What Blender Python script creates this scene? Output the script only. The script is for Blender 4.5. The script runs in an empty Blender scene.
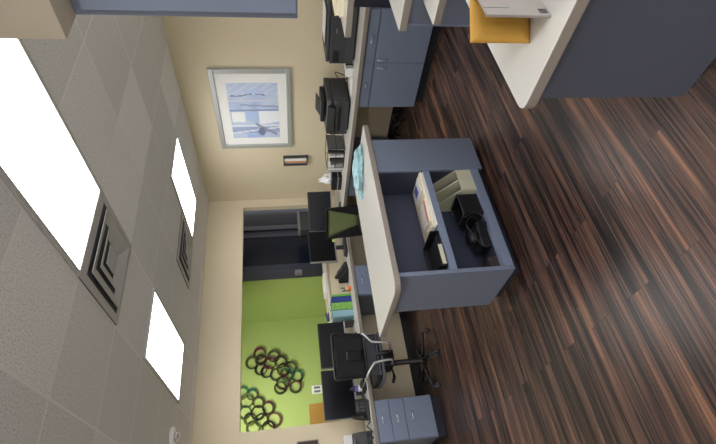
import bpy, bmesh, math, random
from mathutils import Vector, Matrix, noise
random.seed(7)
C = bpy.context.scene.collection
PI = math.pi
R = math.radians

# ------------------------------------------------------------------ materials
def lin(c):
    f = lambda v: v/12.92 if v <= .04045 else ((v+.055)/1.055)**2.4
    return tuple(f(v/255) for v in c) + (1,)

def base(name):
    m = bpy.data.materials.new(name); m.use_nodes = True
    nt = m.node_tree; b = nt.nodes['Principled BSDF']
    return m, nt, b

def mat(name, rgb, rough=.5, metal=0, var=.06, scale=14, bump=0, bscale=120, spec=.5, alpha=1, coat=0, trans=0, emit=0):
    m, nt, b = base(name)
    N, L = nt.nodes, nt.links
    tc = N.new('ShaderNodeTexCoord')
    nz = N.new('ShaderNodeTexNoise'); nz.inputs['Scale'].default_value = scale; nz.inputs['Detail'].default_value = 4
    L.new(tc.outputs['Object'], nz.inputs['Vector'])
    mx = N.new('ShaderNodeMix'); mx.data_type = 'RGBA'
    c = lin(rgb)
    mx.inputs[6].default_value = tuple(max(0, v*(1-var)) for v in c[:3])+(1,)
    mx.inputs[7].default_value = tuple(min(1, v*(1+var)) for v in c[:3])+(1,)
    L.new(nz.outputs['Fac'], mx.inputs[0]); L.new(mx.outputs[2], b.inputs['Base Color'])
    b.inputs['Roughness'].default_value = rough; b.inputs['Metallic'].default_value = metal
    b.inputs['Specular IOR Level'].default_value = spec
    b.inputs['Coat Weight'].default_value = coat
    b.inputs['Transmission Weight'].default_value = trans
    b.inputs['Alpha'].default_value = alpha
    if emit:
        L.new(mx.outputs[2], b.inputs['Emission Color']); b.inputs['Emission Strength'].default_value = emit
    if bump:
        n2 = N.new('ShaderNodeTexNoise'); n2.inputs['Scale'].default_value = bscale; n2.inputs['Detail'].default_value = 3
        L.new(tc.outputs['Object'], n2.inputs['Vector'])
        bp = N.new('ShaderNodeBump'); bp.inputs['Strength'].default_value = bump; bp.inputs['Distance'].default_value = .004
        L.new(n2.outputs['Fac'], bp.inputs['Height']); L.new(bp.outputs['Normal'], b.inputs['Normal'])
    return m

def floor_mat():
    m, nt, b = base('dark_wood_planks'); N, L = nt.nodes, nt.links
    tc = N.new('ShaderNodeTexCoord')
    def brick(w, h, off=.37):
        br = N.new('ShaderNodeTexBrick')
        br.offset = off; br.offset_frequency = 2; br.squash = 1
        br.inputs['Color1'].default_value = (0, 0, 0, 1); br.inputs['Color2'].default_value = (1, 1, 1, 1)
        br.inputs['Mortar'].default_value = (.5, .5, .5, 1)
        br.inputs['Scale'].default_value = 1; br.inputs['Mortar Size'].default_value = 0
        br.inputs['Brick Width'].default_value = w; br.inputs['Row Height'].default_value = h
        L.new(tc.outputs['Object'], br.inputs['Vector']); return br
    plank = brick(1.22, .16); strip = brick(.9, .0267, .61)
    # long streaks along X, shifted for every plank
    def streak(sx, sy, det, rough, seed):
        mp = N.new('ShaderNodeMapping'); mp.inputs['Scale'].default_value = (sx, sy, 1); mp.inputs['Location'].default_value = (seed, seed*2.3, 0)
        L.new(tc.outputs['Object'], mp.inputs['Vector'])
        ad = N.new('ShaderNodeVectorMath'); ad.operation = 'ADD'
        sc = N.new('ShaderNodeVectorMath'); sc.operation = 'SCALE'; sc.inputs['Scale'].default_value = 9
        L.new(plank.outputs['Color'], sc.inputs[0]); L.new(mp.outputs[0], ad.inputs[0]); L.new(sc.outputs[0], ad.inputs[1])
        nz = N.new('ShaderNodeTexNoise'); nz.inputs['Scale'].default_value = 1; nz.inputs['Detail'].default_value = det
        nz.inputs['Roughness'].default_value = rough; nz.inputs['Distortion'].default_value = .25
        L.new(ad.outputs[0], nz.inputs['Vector']); return nz
    a = streak(.75, 15, 3, .55, 3.1)
    f = streak(2.0, 95, 4, .6, 7.7)
    cr = N.new('ShaderNodeValToRGB'); e = cr.color_ramp.elements
    e[0].position = .25; e[0].color = lin((26, 19, 19))
    e[1].position = .82; e[1].color = lin((146, 103, 78))
    for p, c in ((.40, (44, 33, 32)), (.48, (70, 52, 47)), (.54, (98, 64, 47)), (.60, (66, 56, 55)), (.70, (116, 82, 62))):
        x = e.new(p); x.color = lin(c)
    m1 = N.new('ShaderNodeMath'); m1.operation = 'MULTIPLY_ADD'; m1.inputs[1].default_value = 1.5
    m2 = N.new('ShaderNodeMath'); m2.operation = 'MULTIPLY_ADD'; m2.inputs[1].default_value = 1.0
    m3 = N.new('ShaderNodeMath'); m3.operation = 'MULTIPLY_ADD'; m3.inputs[1].default_value = .09; m3.inputs[2].default_value = -.83
    L.new(strip.outputs['Color'], m3.inputs[0])
    L.new(f.outputs['Fac'], m2.inputs[0]); L.new(m3.outputs[0], m2.inputs[2])
    L.new(a.outputs['Fac'], m1.inputs[0]); L.new(m2.outputs[0], m1.inputs[2])
    L.new(m1.outputs[0], cr.inputs[0])
    h = streak(.55, 150, 2, .5, 13.3)
    hr = N.new('ShaderNodeMapRange'); hr.inputs['From Min'].default_value = .58; hr.inputs['From Max'].default_value = .68; hr.inputs['To Max'].default_value = .55
    L.new(h.outputs['Fac'], hr.inputs[0])
    gr = N.new('ShaderNodeTexNoise'); gr.inputs['Scale'].default_value = 260; gr.inputs['Detail'].default_value = 2; L.new(tc.outputs['Object'], gr.inputs['Vector'])
    gm = N.new('ShaderNodeMapRange'); gm.inputs['From Min'].default_value = .3; gm.inputs['From Max'].default_value = .7; gm.inputs['To Min'].default_value = .72; gm.inputs['To Max'].default_value = 1.25
    L.new(gr.outputs['Fac'], gm.inputs[0])
    ml = N.new('ShaderNodeMix'); ml.data_type = 'RGBA'; ml.inputs[7].default_value = lin((136, 112, 98))
    L.new(hr.outputs[0], ml.inputs[0]); L.new(cr.outputs[0], ml.inputs[6])
    sg = N.new('ShaderNodeVectorMath'); sg.operation = 'SCALE'; L.new(ml.outputs[2], sg.inputs[0]); L.new(gm.outputs[0], sg.inputs['Scale'])
    # thin dark seams between planks
    seam = N.new('ShaderNodeTexBrick'); seam.offset = .37; seam.offset_frequency = 2
    for k, v in (('Scale', 1), ('Mortar Size', .0012), ('Brick Width', 1.22), ('Row Height', .16), ('Mortar Smooth', .3)): seam.inputs[k].default_value = v
    L.new(tc.outputs['Object'], seam.inputs['Vector'])
    mx = N.new('ShaderNodeMix'); mx.data_type = 'RGBA'; mx.inputs[7].default_value = lin((24, 18, 17))
    fm = N.new('ShaderNodeMath'); fm.operation = 'MULTIPLY'; fm.inputs[1].default_value = .7
    L.new(seam.outputs['Fac'], fm.inputs[0]); L.new(fm.outputs[0], mx.inputs[0]); L.new(sg.outputs[0], mx.inputs[6])
    L.new(mx.outputs[2], b.inputs['Base Color'])
    rr = N.new('ShaderNodeMapRange'); rr.inputs['To Min'].default_value = .24; rr.inputs['To Max'].default_value = .44
    L.new(f.outputs['Fac'], rr.inputs[0]); L.new(rr.outputs[0], b.inputs['Roughness'])
    b.inputs['Specular IOR Level'].default_value = .42
    bp = N.new('ShaderNodeBump'); bp.inputs['Strength'].default_value = .35; bp.inputs['Distance'].default_value = .002
    L.new(f.outputs['Fac'], bp.inputs['Height']); L.new(bp.outputs['Normal'], b.inputs['Normal'])
    return m

def ceiling_mat(x0, y0, dx, dy):
    """suspended ceiling: T-bar grid, pitted mineral tiles, tile-to-tile tone changes"""
    m, nt, b = base('ceiling_tiles'); N, L = nt.nodes, nt.links
    tc = N.new('ShaderNodeTexCoord')
    mp = N.new('ShaderNodeMapping'); mp.inputs['Location'].default_value = (-x0+dx*40, -y0+dy*40, 0)
    L.new(tc.outputs['Object'], mp.inputs['Vector'])
    br = N.new('ShaderNodeTexBrick'); br.offset = 0; br.squash = 1
    for k, v in (('Scale', 1), ('Mortar Size', .0075), ('Mortar Smooth', .15), ('Brick Width', dx), ('Row Height', dy)): br.inputs[k].default_value = v
    br.inputs['Color1'].default_value = (0, 0, 0, 1); br.inputs['Color2'].default_value = (1, 1, 1, 1)
    L.new(mp.outputs[0], br.inputs['Vector'])
    n = N.new('ShaderNodeTexNoise'); n.inputs['Scale'].default_value = 110; n.inputs['Detail'].default_value = 4; n.inputs['Roughness'].default_value = .7
    L.new(tc.outputs['Object'], n.inputs['Vector'])
    cr = N.new('ShaderNodeValToRGB'); cr.color_ramp.elements[0].position = .36; cr.color_ramp.elements[1].position = .52
    cr.color_ramp.elements[0].color = lin((182, 180, 176)); cr.color_ramp.elements[1].color = lin((224, 223, 221))
    L.new(n.outputs['Fac'], cr.inputs[0])
    tone = N.new('ShaderNodeMapRange'); tone.inputs['From Min'].default_value = .55; tone.inputs['To Min'].default_value = .93; tone.inputs['To Max'].default_value = 1.12
    L.new(br.outputs['Color'], tone.inputs[0])
    mul = N.new('ShaderNodeVectorMath'); mul.operation = 'SCALE'
    L.new(cr.outputs[0], mul.inputs[0]); L.new(tone.outputs[0], mul.inputs['Scale'])
    mx = N.new('ShaderNodeMix'); mx.data_type = 'RGBA'; mx.inputs[7].default_value = lin((226, 224, 220))
    L.new(br.outputs['Fac'], mx.inputs[0]); L.new(mul.outputs[0], mx.inputs[6])
    L.new(mx.outputs[2], b.inputs['Base Color']); b.inputs['Roughness'].default_value = .9
    inv = N.new('ShaderNodeMath'); inv.operation = 'MULTIPLY_ADD'; inv.inputs[1].default_value = 3.0
    L.new(br.outputs['Fac'], inv.inputs[0]); L.new(n.outputs['Fac'], inv.inputs[2])
    bp = N.new('ShaderNodeBump'); bp.inputs['Strength'].default_value = .5; bp.inputs['Distance'].default_value = .004
    L.new(inv.outputs[0], bp.inputs['Height']); L.new(bp.outputs['Normal'], b.inputs['Normal'])
    return m

def light_mat(name, s, col=(1, 1, .98)):
    m, nt, b = base(name); N, L = nt.nodes, nt.links
    tc = N.new('ShaderNodeTexCoord'); w = N.new('ShaderNodeTexNoise'); w.inputs['Scale'].default_value = 3
    mp = N.new('ShaderNodeMapping'); mp.inputs['Scale'].default_value = (3, .3, 1)
    L.new(tc.outputs['Object'], mp.inputs[0]); L.new(mp.outputs[0], w.inputs['Vector'])
    mr = N.new('ShaderNodeMapRange'); mr.inputs['To Min'].default_value = s*.8; mr.inputs['To Max'].default_value = s*1.2
    L.new(w.outputs['Fac'], mr.inputs[0])
    b.inputs['Base Color'].default_value = (.9, .9, .9, 1); b.inputs['Emission Color'].default_value = col+(1,)
    L.new(mr.outputs[0], b.inputs['Emission Strength'])
    return m

def vcol_mat(name, rough=.5, coat=0, metal=0):
    m, nt, b = base(name); a = nt.nodes.new('ShaderNodeVertexColor'); a.layer_name = 'Col'
    nt.links.new(a.outputs['Color'], b.inputs['Base Color']); b.inputs['Roughness'].default_value = rough
    b.inputs['Coat Weight'].default_value = coat; b.inputs['Metallic'].default_value = metal
    return m

M = dict(
    cream=mat('cream_wall', (212, 199, 171), .85, bump=.12, bscale=220, var=.02),
    green=mat('lime_green_wall', (166, 186, 106), .8, bump=.1, bscale=200, var=.03),
    blue=mat('slate_blue_laminate', (112, 121, 140), .42, var=.03, scale=5),
    blueface=mat('slate_blue_door', (121, 132, 154), .40, var=.03, scale=5),
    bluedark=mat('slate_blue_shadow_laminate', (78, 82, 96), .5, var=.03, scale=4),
    top=mat('off_white_speckled_laminate', (200, 197, 190), .38, var=.05, scale=260),
    topedge=mat('shaded_laminate_edge', (138, 130, 121), .5, var=.08, scale=200),  # counter edges darker than the tops: side-face shade put into the colour
    inner=mat('shaded_shelf_interior', (58, 62, 78), .5, var=.03), soffit=mat('shaded_cream_wall', (184, 173, 154), .85, var=.02),  # inner: island blue darkened, the shade of the recess is in the colour
    kick=mat('black_toe_kick', (38, 42, 54), .45),
    black=mat('black_plastic', (24, 24, 27), .42, var=.1),
    dgrey=mat('dark_grey_plastic', (58, 59, 64), .5, var=.08),
    mgrey=mat('mid_grey_plastic', (112, 112, 114), .5),
    screen=mat('dark_screen', (12, 14, 20), .3, spec=.25),
    bezel=mat('silver_bezel', (150, 150, 152), .35, .3),
    chrome=mat('brushed_nickel', (205, 205, 208), .22, .95),
    silver=mat('silver_frame', (172, 174, 174), .4, .35, var=.04),
    white=mat('white_plastic', (232, 232, 230), .4, var=.02),
    paper=mat('white_paper', (236, 235, 232), .8, var=.03),
    creamp=mat('cream_folder_paper', (232, 220, 188), .8, var=.05),
    manila=mat('cream_card_file', (196, 194, 170), .7, var=.04),
    mustard=mat('mustard_mailer', (186, 142, 58), .7, var=.08, scale=8, bump=.5, bscale=25),
    grey=mat('grey_cardboard', (142, 136, 130), .6, var=.05),
    mesh=mat('olive_mesh_fabric', (104, 116, 74), .8, bump=.6, bscale=900, var=.15, scale=6),
    fabric=mat('black_fabric', (30, 30, 34), .85, bump=.4, bscale=600),
    greyfab=mat('charcoal_fabric', (62, 63, 70), .8, bump=.4, bscale=500, var=.12),
    rim=mat('grey_seat_rim', (92, 96, 106), .6),
    armw=mat('pale_silver_tube', (206, 206, 204), .35, .4),
    navy=mat('navy_panel', (36, 42, 58), .4, var=.05),
    glassdk=mat('dark_door_glass', (20, 25, 38), .16, spec=.35),
    alum=mat('dark_bronze_frame', (48, 51, 58), .45, .2),
    teal=mat('pale_teal_plastic', (158, 196, 204), .25, var=.35, scale=30, bump=.8, bscale=40),
    tissue=mat('white_tissue', (240, 240, 240), .9, bump=.4, bscale=60),
    orange=mat('orange_plastic', (222, 120, 60), .5),
    yellow=mat('yellow_note', (222, 226, 110), .7),
    pink=mat('pink_plastic', (216, 90, 120), .4),
    bgreen=mat('green_folder', (92, 170, 60), .5, var=.1), bnavy=mat('navy_folder', (34, 56, 130), .5),
    bteal=mat('pale_blue_folder', (128, 168, 178), .5, var=.1), bmix=mat('patterned_folder', (120, 170, 80), .5, var=.9, scale=60),
    brown=mat('dark_brown_card', (58, 44, 42), .6),
    clear=mat('frosted_acrylic', (226, 228, 228), .2, alpha=.45, var=.02),
    slot=mat('dark_vent_gap', (70, 74, 80), .6), ventw=mat('grey_vent_metal', (176, 174, 170), .5, var=.04),
    tframe=mat('white_fixture_frame', (176, 176, 172), .5),
    lcd=mat('grey_lcd', (56, 66, 68), .2), key=mat('grey_key', (66, 68, 72), .5),
    purple=mat('purple_print', (110, 104, 190), .6), carton=mat('orange_print', (220, 150, 110), .6),
    base=mat('black_cove_base', (30, 28, 28), .5),
    petal=vcol_mat('painted_metal', .4, metal=.25), print_=vcol_mat('watercolour_print', .4, coat=.25), forms=vcol_mat('printed_forms', .7),
    lamp=light_mat('light_diffuser', 9.5, (1, 1, 1)),
    kiosk=mat('pale_sill', (214, 206, 192), .5, var=.05),
)
M['floor'] = floor_mat()
GX, GY, GDX, GDY = 1.373, 2.292, .618, .609
M['ceil'] = ceiling_mat(GX, GY, GDX, GDY)

# ------------------------------------------------------------------ mesh helpers
def box(bm, x0, x1, y0, y1, z0, z1, mtx=None, mi=0):
    vs = [bm.verts.new((x, y, z)) for x in (x0, x1) for y in (y0, y1) for z in (z0, z1)]
    if mtx: 
        for v in vs: v.co = mtx @ v.co
    for q in ((0, 1, 3, 2), (4, 6, 7, 5), (0, 4, 5, 1), (2, 3, 7, 6), (0, 2, 6, 4), (1, 5, 7, 3)):
        f = bm.faces.new([vs[i] for i in q]); f.material_index = mi
    return vs

def prism(bm, pts, a0, a1, axis='Z', mtx=None, mi=0, edge=False):
    """polygon extruded along an axis; pts are the other two coordinates in x,y,z order"""
    def P(p, a): return {'Z': (p[0], p[1], a), 'Y': (p[0], a, p[1]), 'X': (a, p[0], p[1])}[axis]
    lo = [bm.verts.new(P(p, a0)) for p in pts]; hi = [bm.verts.new(P(p, a1)) for p in pts]
    if mtx:
        for v in lo+hi: v.co = mtx @ v.co
    n = len(pts); fs = [bm.faces.new(lo[::-1]), bm.faces.new(hi)]
    for i in range(n): fs.append(bm.faces.new((lo[i], lo[(i+1) % n], hi[(i+1) % n], hi[i])))
    for f in fs: f.material_index = mi
    if edge:
        for f in fs[2:]: f.material_index = 1

def tube(bm, pts, r, seg=8, closed=False, mi=0):
    pts = [Vector(p) for p in pts]; n = len(pts); rings = []
    up = Vector((0, 0, 1)); prev = None
    for i, p in enumerate(pts):
        a = pts[(i-1) % n] if (i or closed) else p; b = pts[(i+1) % n] if (i < n-1 or closed) else p
        d = (b-a).normalized()
        s = d.cross(prev if prev is not None else (up if abs(d.z) < .9 else Vector((1, 0, 0))))
        if s.length < 1e-4: s = d.cross(Vector((0, 1, 0)))
        s.normalize(); t = s.cross(d).normalized(); prev = t
        rr = r[i] if isinstance(r, (list, tuple)) else r
        rings.append([bm.verts.new(p + s*math.cos(2*PI*k/seg)*rr + t*math.sin(2*PI*k/seg)*rr) for k in range(seg)])
    m = n if closed else n-1
    for i in range(m):
        A, B = rings[i], rings[(i+1) % n]
        for k in range(seg):
            f = bm.faces.new((A[k], A[(k+1) % seg], B[(k+1) % seg], B[k])); f.smooth = True; f.material_index = mi
    if not closed:
        bm.faces.new(rings[0][::-1]).material_index = mi; bm.faces.new(rings[-1]).material_index = mi

def lathe(bm, prof, c=(0, 0, 0), seg=24, axis='Z', mi=0):
    rings = []
    for r, h in prof:
        ring = []
        for k in range(seg):
            a = 2*PI*k/seg; x, y = r*math.cos(a), r*math.sin(a)
            p = {'Z': (x, y, h), 'Y': (x, h, y), 'X': (h, x, y)}[axis]
            ring.append(bm.verts.new(Vector(c)+Vector(p)))
        rings.append(ring)
    for A, B in zip(rings, rings[1:]):
        for k in range(seg):
            f = bm.faces.new((A[k], A[(k+1) % seg], B[(k+1) % seg], B[k])); f.smooth = True; f.material_index = mi
    bm.faces.new(rings[0][::-1]).material_index = mi; bm.faces.new(rings[-1]).material_index = mi

def rrect(x0, x1, y0, y1, r, seg=5):
    out = []
    for cx, cy, a0 in ((x1-r, y1-r, 0), (x0+r, y1-r, 90), (x0+r, y0+r, 180), (x1-r, y0+r, 270)):
        for k in range(seg+1):
            a = R(a0+90*k/seg); out.append((cx+r*math.cos(a), cy+r*math.sin(a)))
    return out

def smoothpath(pts, n=6):
    """Catmull-Rom"""
    P = [Vector(p) for p in pts]; P = [P[0]*2-P[1]]+P+[P[-1]*2-P[-2]]; out = []
    for i in range(1, len(P)-2):
        for k in range(n):
            t = k/n; a, b, c, d = P[i-1:i+3]
            out.append(.5*((2*b)+(c-a)*t+(2*a-5*b+4*c-d)*t*t+(3*b-a-3*c+d)*t**3))
    out.append(P[-2]); return out

def obj(name, bm, m, parent=None, bevel=0, local=False, seg=2):
    bmesh.ops.recalc_face_normals(bm, faces=bm.faces)
    if parent is not None and not local:
        bm.transform(world(parent).inverted())
    me = bpy.data.meshes.new(name); bm.to_mesh(me); bm.free()
    for x in (m if isinstance(m, (list, tuple)) else [m]): me.materials.append(x)
    o = bpy.data.objects.new(name, me); C.objects.link(o)
    if parent is not None: o.parent = parent
    if bevel:
        b = o.modifiers.new('bevel', 'BEVEL'); b.width = bevel; b.segments = seg; b.limit_method = 'ANGLE'; b.angle_limit = R(40)
    return o

def world(o):
    mm = o.matrix_basis.copy()
    return world(o.parent) @ mm if o.parent else mm

def thing(name, label, cat, loc=(0, 0, 0), rotz=0, group=None):
    o = bpy.data.objects.new(name, None); C.objects.link(o); o.empty_display_size = .1
    o.location = loc; o.rotation_euler = (0, 0, rotz); o.matrix_basis = Matrix.Translation(loc) @ Matrix.Rotation(rotz, 4, 'Z')
    return tag(o, label, cat, group)
def tag(o, label, cat, group=None):
    o['label'] = label; o['category'] = cat
    if group: o['group'] = group
    return o
def struct(name, bm, m, parent=None, bevel=0):
    o = obj(name, bm, m, parent, bevel)
    if parent is None: o['kind'] = 'structure'
    return o
def B(*a, **k):
    bm = bmesh.new(); box(bm, *a, **k); return bm
def copy_thing(root, loc, rotz, label, group=None):
    r = root.copy(); C.objects.link(r); r.location = loc; r.rotation_euler = (0, 0, rotz); r['label'] = label
    if group: r['group'] = group
    for ch in list(root.children):
        c = ch.copy(); C.objects.link(c); c.parent = r
        for g in list(ch.children):
            d = g.copy(); C.objects.link(d); d.parent = c
    return r

# ------------------------------------------------------------------ room shell
XW, YW, ZC = 4.47, 5.50, 2.60
XL, YN, YG = -2.5, -2.2, 7.6
OX0, OX1, OZ0, OZ1 = 1.235, 4.33, 1.005, 2.105          # pass-through opening in the far wall
struct('floor', B(XL-.12, 5.2, YN, YG+.12, -.05, 0), M['floor'])
struct('ceiling', B(XL-.12, 5.2, YN, YG+.12, ZC, ZC+.05), M['ceil'])
struct('wall_right', B(XW, XW+.12, YN, YW, 0, ZC), M['cream'])
bm = bmesh.new()
box(bm, XL, OX0, YW, YW+.08, 0, ZC); box(bm, OX1, 5.2, YW, YW+.08, 0, ZC)
box(bm, OX0, OX1, YW, YW+.08, OZ1, ZC); box(bm, OX0, OX1, YW, YW+.08, 0, OZ0-.035)
struct('wall_back', bm, M['cream'])
struct('wall_left', B(XL-.12, XL, YN, YW, 0, ZC), M['cream'])
bm = bmesh.new(); box(bm, OX0-.01, OX1-.002, YW-.022, YW+.36, OZ0-.033, OZ0)
struct('trim_1', bm, M['kiosk'], bevel=.004)
struct('baseboard_right', B(XW-.012, XW, YN, YW-.012, 0, .10), M['base'])
struct('baseboard_back', B(XL, XW-.012, YW-.012, YW, 0, .10), M['base'])
# green room behind the opening
struct('wall_green_far', B(XL, 3.52, YG, YG+.12, 0, ZC), M['green'])
struct('wall_green_side', B(3.46, 3.58, 6.15, YG, 0, ZC), M['green'])
bm = bmesh.new(); box(bm, 3.58, 5.2, 6.24, 6.34, 0, ZC)
struct('wall_green_end', bm, M['navy'])
struct('wall_green_left', B(XL-.12, XL, YW+.08, YG, 0, ZC), M['green'])
# dark glazed door and its side light, seen through the opening
d = thing('door_1', 'dark glazed door', 'door', (4.0, 6.24, 0)); del d['label'], d['category']; d['kind'] = 'structure'
bm = bmesh.new()
for x0, x1 in ((3.462, 3.60), (4.36, 4.44), (5.08, 5.18)): box(bm, x0, x1, 6.13, 6.238, 0, 2.5)
box(bm, 3.60, 4.36, 6.13, 6.238, 2.32, 2.5); box(bm, 4.44, 5.08, 6.13, 6.238, 2.32, 2.5)
obj('door_frame', bm, M['alum'], d, .004)
bm = bmesh.new(); box(bm, 3.60, 3.72, 6.16, 6.20, .02, 2.32); box(bm, 4.24, 4.36, 6.16, 6.20, .02, 2.32)
box(bm, 3.72, 4.24, 6.16, 6.20, 2.2, 2.32); box(bm, 3.72, 4.24, 6.16, 6.20, .02, .25)
obj('door_leaf', bm, M['navy'], d, .003)
obj('door_glass', B(3.72, 4.24, 6.175, 6.185, .25, 2.2), M['glassdk'], d)
obj('side_glass', B(4.44, 5.08, 6.175, 6.185, .02, 2.32), M['glassdk'], d)
bm = bmesh.new(); box(bm, 3.48, 3.56, 6.07, 6.13, 1.29, 1.40)
lathe(bm, [(.022, 0), (.026, .012), (.02, .03)], (3.52, 6.06, 1.345), 16, 'Y')
obj('door_closer_box', bm, M['mgrey'], d, .01)

# soffit and hung cabinet at the near right
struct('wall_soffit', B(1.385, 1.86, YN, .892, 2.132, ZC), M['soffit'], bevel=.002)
u = thing('wall_cabinet', 'slate blue upper cabinet hanging under the cream soffit at top right', 'cabinet', (1.68, .3, 1.424))
obj('cabinet_body', B(1.515, 1.85, -.75, .887, 1.424, 2.131), M['blue'], u, .002)
for y0, y1 in ((.32, .858), (-.23, .312), (-.74, -.238)):
    dr = obj('door', B(1.495, 1.513, y0, y1, 1.43, 2.10), M['blueface'], u, .002)
    bm = bmesh.new(); yy = y0+.04
    tube(bm, smoothpath([(1.494, yy, 1.47), (1.47, yy, 1.485), (1.468, yy, 1.53), (1.47, yy, 1.575), (1.494, yy, 1.59)], 4), .004)
    obj('handle', bm, M['chrome'], dr)

# ------------------------------------------------------------------ ceiling fixtures
lg = 'recessed fluorescent panels in the tile ceiling'
def ceiling_light(x, y, w, l, label):
    t = thing('ceiling_light', label, 'light', (x, y, ZC), 0, lg)
    bm = bmesh.new(); f = .028
    for a in ((-w/2, w/2, -l/2, -l/2+f), (-w/2, w/2, l/2-f, l/2), (-w/2, -w/2+f, -l/2+f, l/2-f), (w/2-f, w/2, -l/2+f, l/2-f)):
        box(bm, *a, -.016, -.001)
    obj('fixture_frame', bm, M['tframe'], t, .003, local=True)
    obj('diffuser', B(-w/2+f, w/2-f, -l/2+f, l/2-f, -.010, -.004), M['lamp'], t, local=True)
    return t
w_, l_ = GDX-.012, 2*GDY-.012
cx = lambda k: GX+GDX*(k+.5)
cy = lambda k: GY+GDY*(k+1)
ceiling_light(cx(0), cy(-2), w_, l_, 'largest, nearest bright ceiling light panel, at upper left behind the soffit')
ceiling_light(cx(0), cy(2), w_, l_, 'bright ceiling light panel beyond the large vent, above the desk with the mesh chair')
ceiling_light(cx(3), cy(2), w_, l_-.08, 'narrow-looking ceiling light panel close to the wall with the framed picture')
# unseen fixtures added behind and beside the camera to light the room
for kx, ky in ((-4, 2), (-4, -2), (-2, -6), (2, -7)):
    ceiling_light(cx(kx), cy(ky), w_, l_, 'unseen ceiling light panel added to light the room')
def ceiling_vent(x, y, w, label):
    t = thing('ceiling_vent', label, 'vent', (x, y, ZC), 0, 'square ceiling air diffusers')
    obj('backing', B(-w/2, w/2, -w/2, w/2, -.006, -.001), M['slot'], t, local=True)
    def ring(a0, z0, a1, z1, th=.004):
        bm = bmesh.new()
        cs = [(-1, -1), (1, -1), (1, 1), (-1, 1)]
        o = [bm.verts.new((sx*a0, sy*a0, z0)) for sx, sy in cs]; i = [bm.verts.new((sx*a1, sy*a1, z1)) for sx, sy in cs]
        o2 = [bm.verts.new((sx*a0, sy*a0, z0-th)) for sx, sy in cs]; i2 = [bm.verts.new((sx*(a1), sy*(a1), z1-th)) for sx, sy in cs]
        for k in range(4):
            n = (k+1) % 4
            bm.faces.new((o[k], o[n], i[n], i[k])); bm.faces.new((o2[k], i2[k], i2[n], o2[n]))
            bm.faces.new((o[k], o2[k], o2[n], o[n])); bm.faces.new((i[k], i[n], i2[n], i2[k]))
        return bm
    obj('outer_frame', ring(w/2, -.008, w/2-.05, -.010), M['ventw'], t, local=True)
    obj('louver', ring(w*.37, -.024, w*.27, -.010), M['ventw'], t, local=True)
    obj('louver', ring(w*.235, -.026, w*.15, -.012), M['ventw'], t, local=True)
    bm = bmesh.new(); box(bm, -w*.115, w*.115, -w*.115, w*.115, -.026, -.022)
    obj('centre_plate', bm, M['ventw'], t, .002, local=True)
ceiling_vent(cx(0), GY+GDY*.5, GDX-.01, 'larger square air diffuser next to the biggest ceiling light')
ceiling_vent(cx(2), GY+GDY*3.5, GDX-.01, 'smaller farther square air diffuser beside the narrow ceiling light')
t = thing('smoke_detector', 'round white detector on the ceiling at the bottom left edge', 'detector', (1.063, 4.60, ZC))
bm = bmesh.new(); lathe(bm, [(.085, -.001), (.085, -.018), (.07, -.03), (.05, -.034)], seg=32); obj('housing', bm, M['white'], t, local=True)
bm = bmesh.new(); lathe(bm, [(.042, -.034), (.042, -.05), (.03, -.066), (.01, -.072)], seg=24); obj('sensor_dome', bm, M['chrome'], t, local=True)

# ------------------------------------------------------------------ framed print on the right wall
py0, py1, pz0, pz1 = 3.20, 4.40, 1.36, 2.262
t = thing('picture_frame', 'silver framed blue watercolour print on the cream right wall', 'picture', (XW, (py0+py1)/2, pz0))
def frame_ring(y0, y1, z0, z1, w, x0, x1):
    bm = bmesh.new()
    box(bm, x0, x1, y0, y1, z0, z0+w); box(bm, x0, x1, y0, y1, z1-w, z1)
    box(bm, x0, x1, y0, y0+w, z0+w, z1-w); box(bm, x0, x1, y1-w, y1, z0+w, z1-w); return bm
obj('frame', frame_ring(py0, py1, pz0, pz1, .058, XW-.03, XW-.001), M['silver'], t, .006)
obj('mat_board', B(XW-.012, XW-.004, py0+.055, py1-.055, pz0+.055, pz1-.055), M['paper'], t)
def art(a, b):
    """a: 0..1 from the right end (near) to the left end, b: 0..1 from top to bottom; soft blue street-side sketch"""
    n = noise.noise(Vector((a*5, b*5, 1.3)))*.5+.5; n2 = noise.noise(Vector((a*22, b*7, 4)))*.5+.5
    lo, hi = Vector((118, 146, 205)), Vector((214, 222, 238)); c = lo.lerp(hi, min(1, max(0, .25+.55*n+.25*(n2-.5))))
    def inside(a0, a1, b0, b1): return a0 < a < a1 and b0 < b < b1
    if a < .2: c = c.lerp(Vector((196, 210, 238)), .5+.3*math.sin((a*60+b*30)))
    if abs(a-(.2+.02*math.sin(b*9))) < .012 and .05 < b < .75: c = Vector((92, 104, 150))
    if inside(.12, .19, .34, .66) and not (abs(b-.46) < .015 or abs(b-.56) < .015): c = Vector((166, 190, 236))
    if abs(a-(.36+.05*b)) < .014 and b > .22: c = Vector((120, 134, 176))
    if abs(a-.30) < .02: c = Vector((196, 200, 214))
    if inside(.5, .68, .03, .3): c = Vector((240, 240, 236))
    if inside(.5, .64, .32, .52): c = Vector((152, 180, 230))
    if a > .47 and a < .74 and b > .58 and a < .74-.12*(b-.58): c = Vector((236, 238, 246))
    if abs(a-.475) < .014: c = Vector((104, 118, 172))
    if inside(.78, .9, 0, 1): c = c.lerp(Vector((98, 116, 176)), .55)
    if abs(a-.76) < .012 or abs(a-(.9-.1*b)) < .013: c = Vector((226, 228, 238))
    if (a-.88)**2+(b-.62)**2 < .006: c = Vector((74, 84, 132))
    if abs((a-.72)-(b-.5)*.5) < .02 and .5 < b < .95: c = Vector((110, 110, 140))
    if inside(.93, 1, .3, .55): c = Vector((140, 168, 228))
    return c
bm = bmesh.new(); col = bm.loops.layers.color.new('Col'); n = 70
ay0, ay1, az0, az1 = py0+.19, py1-.17, pz0+.155, pz1-.17
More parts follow.
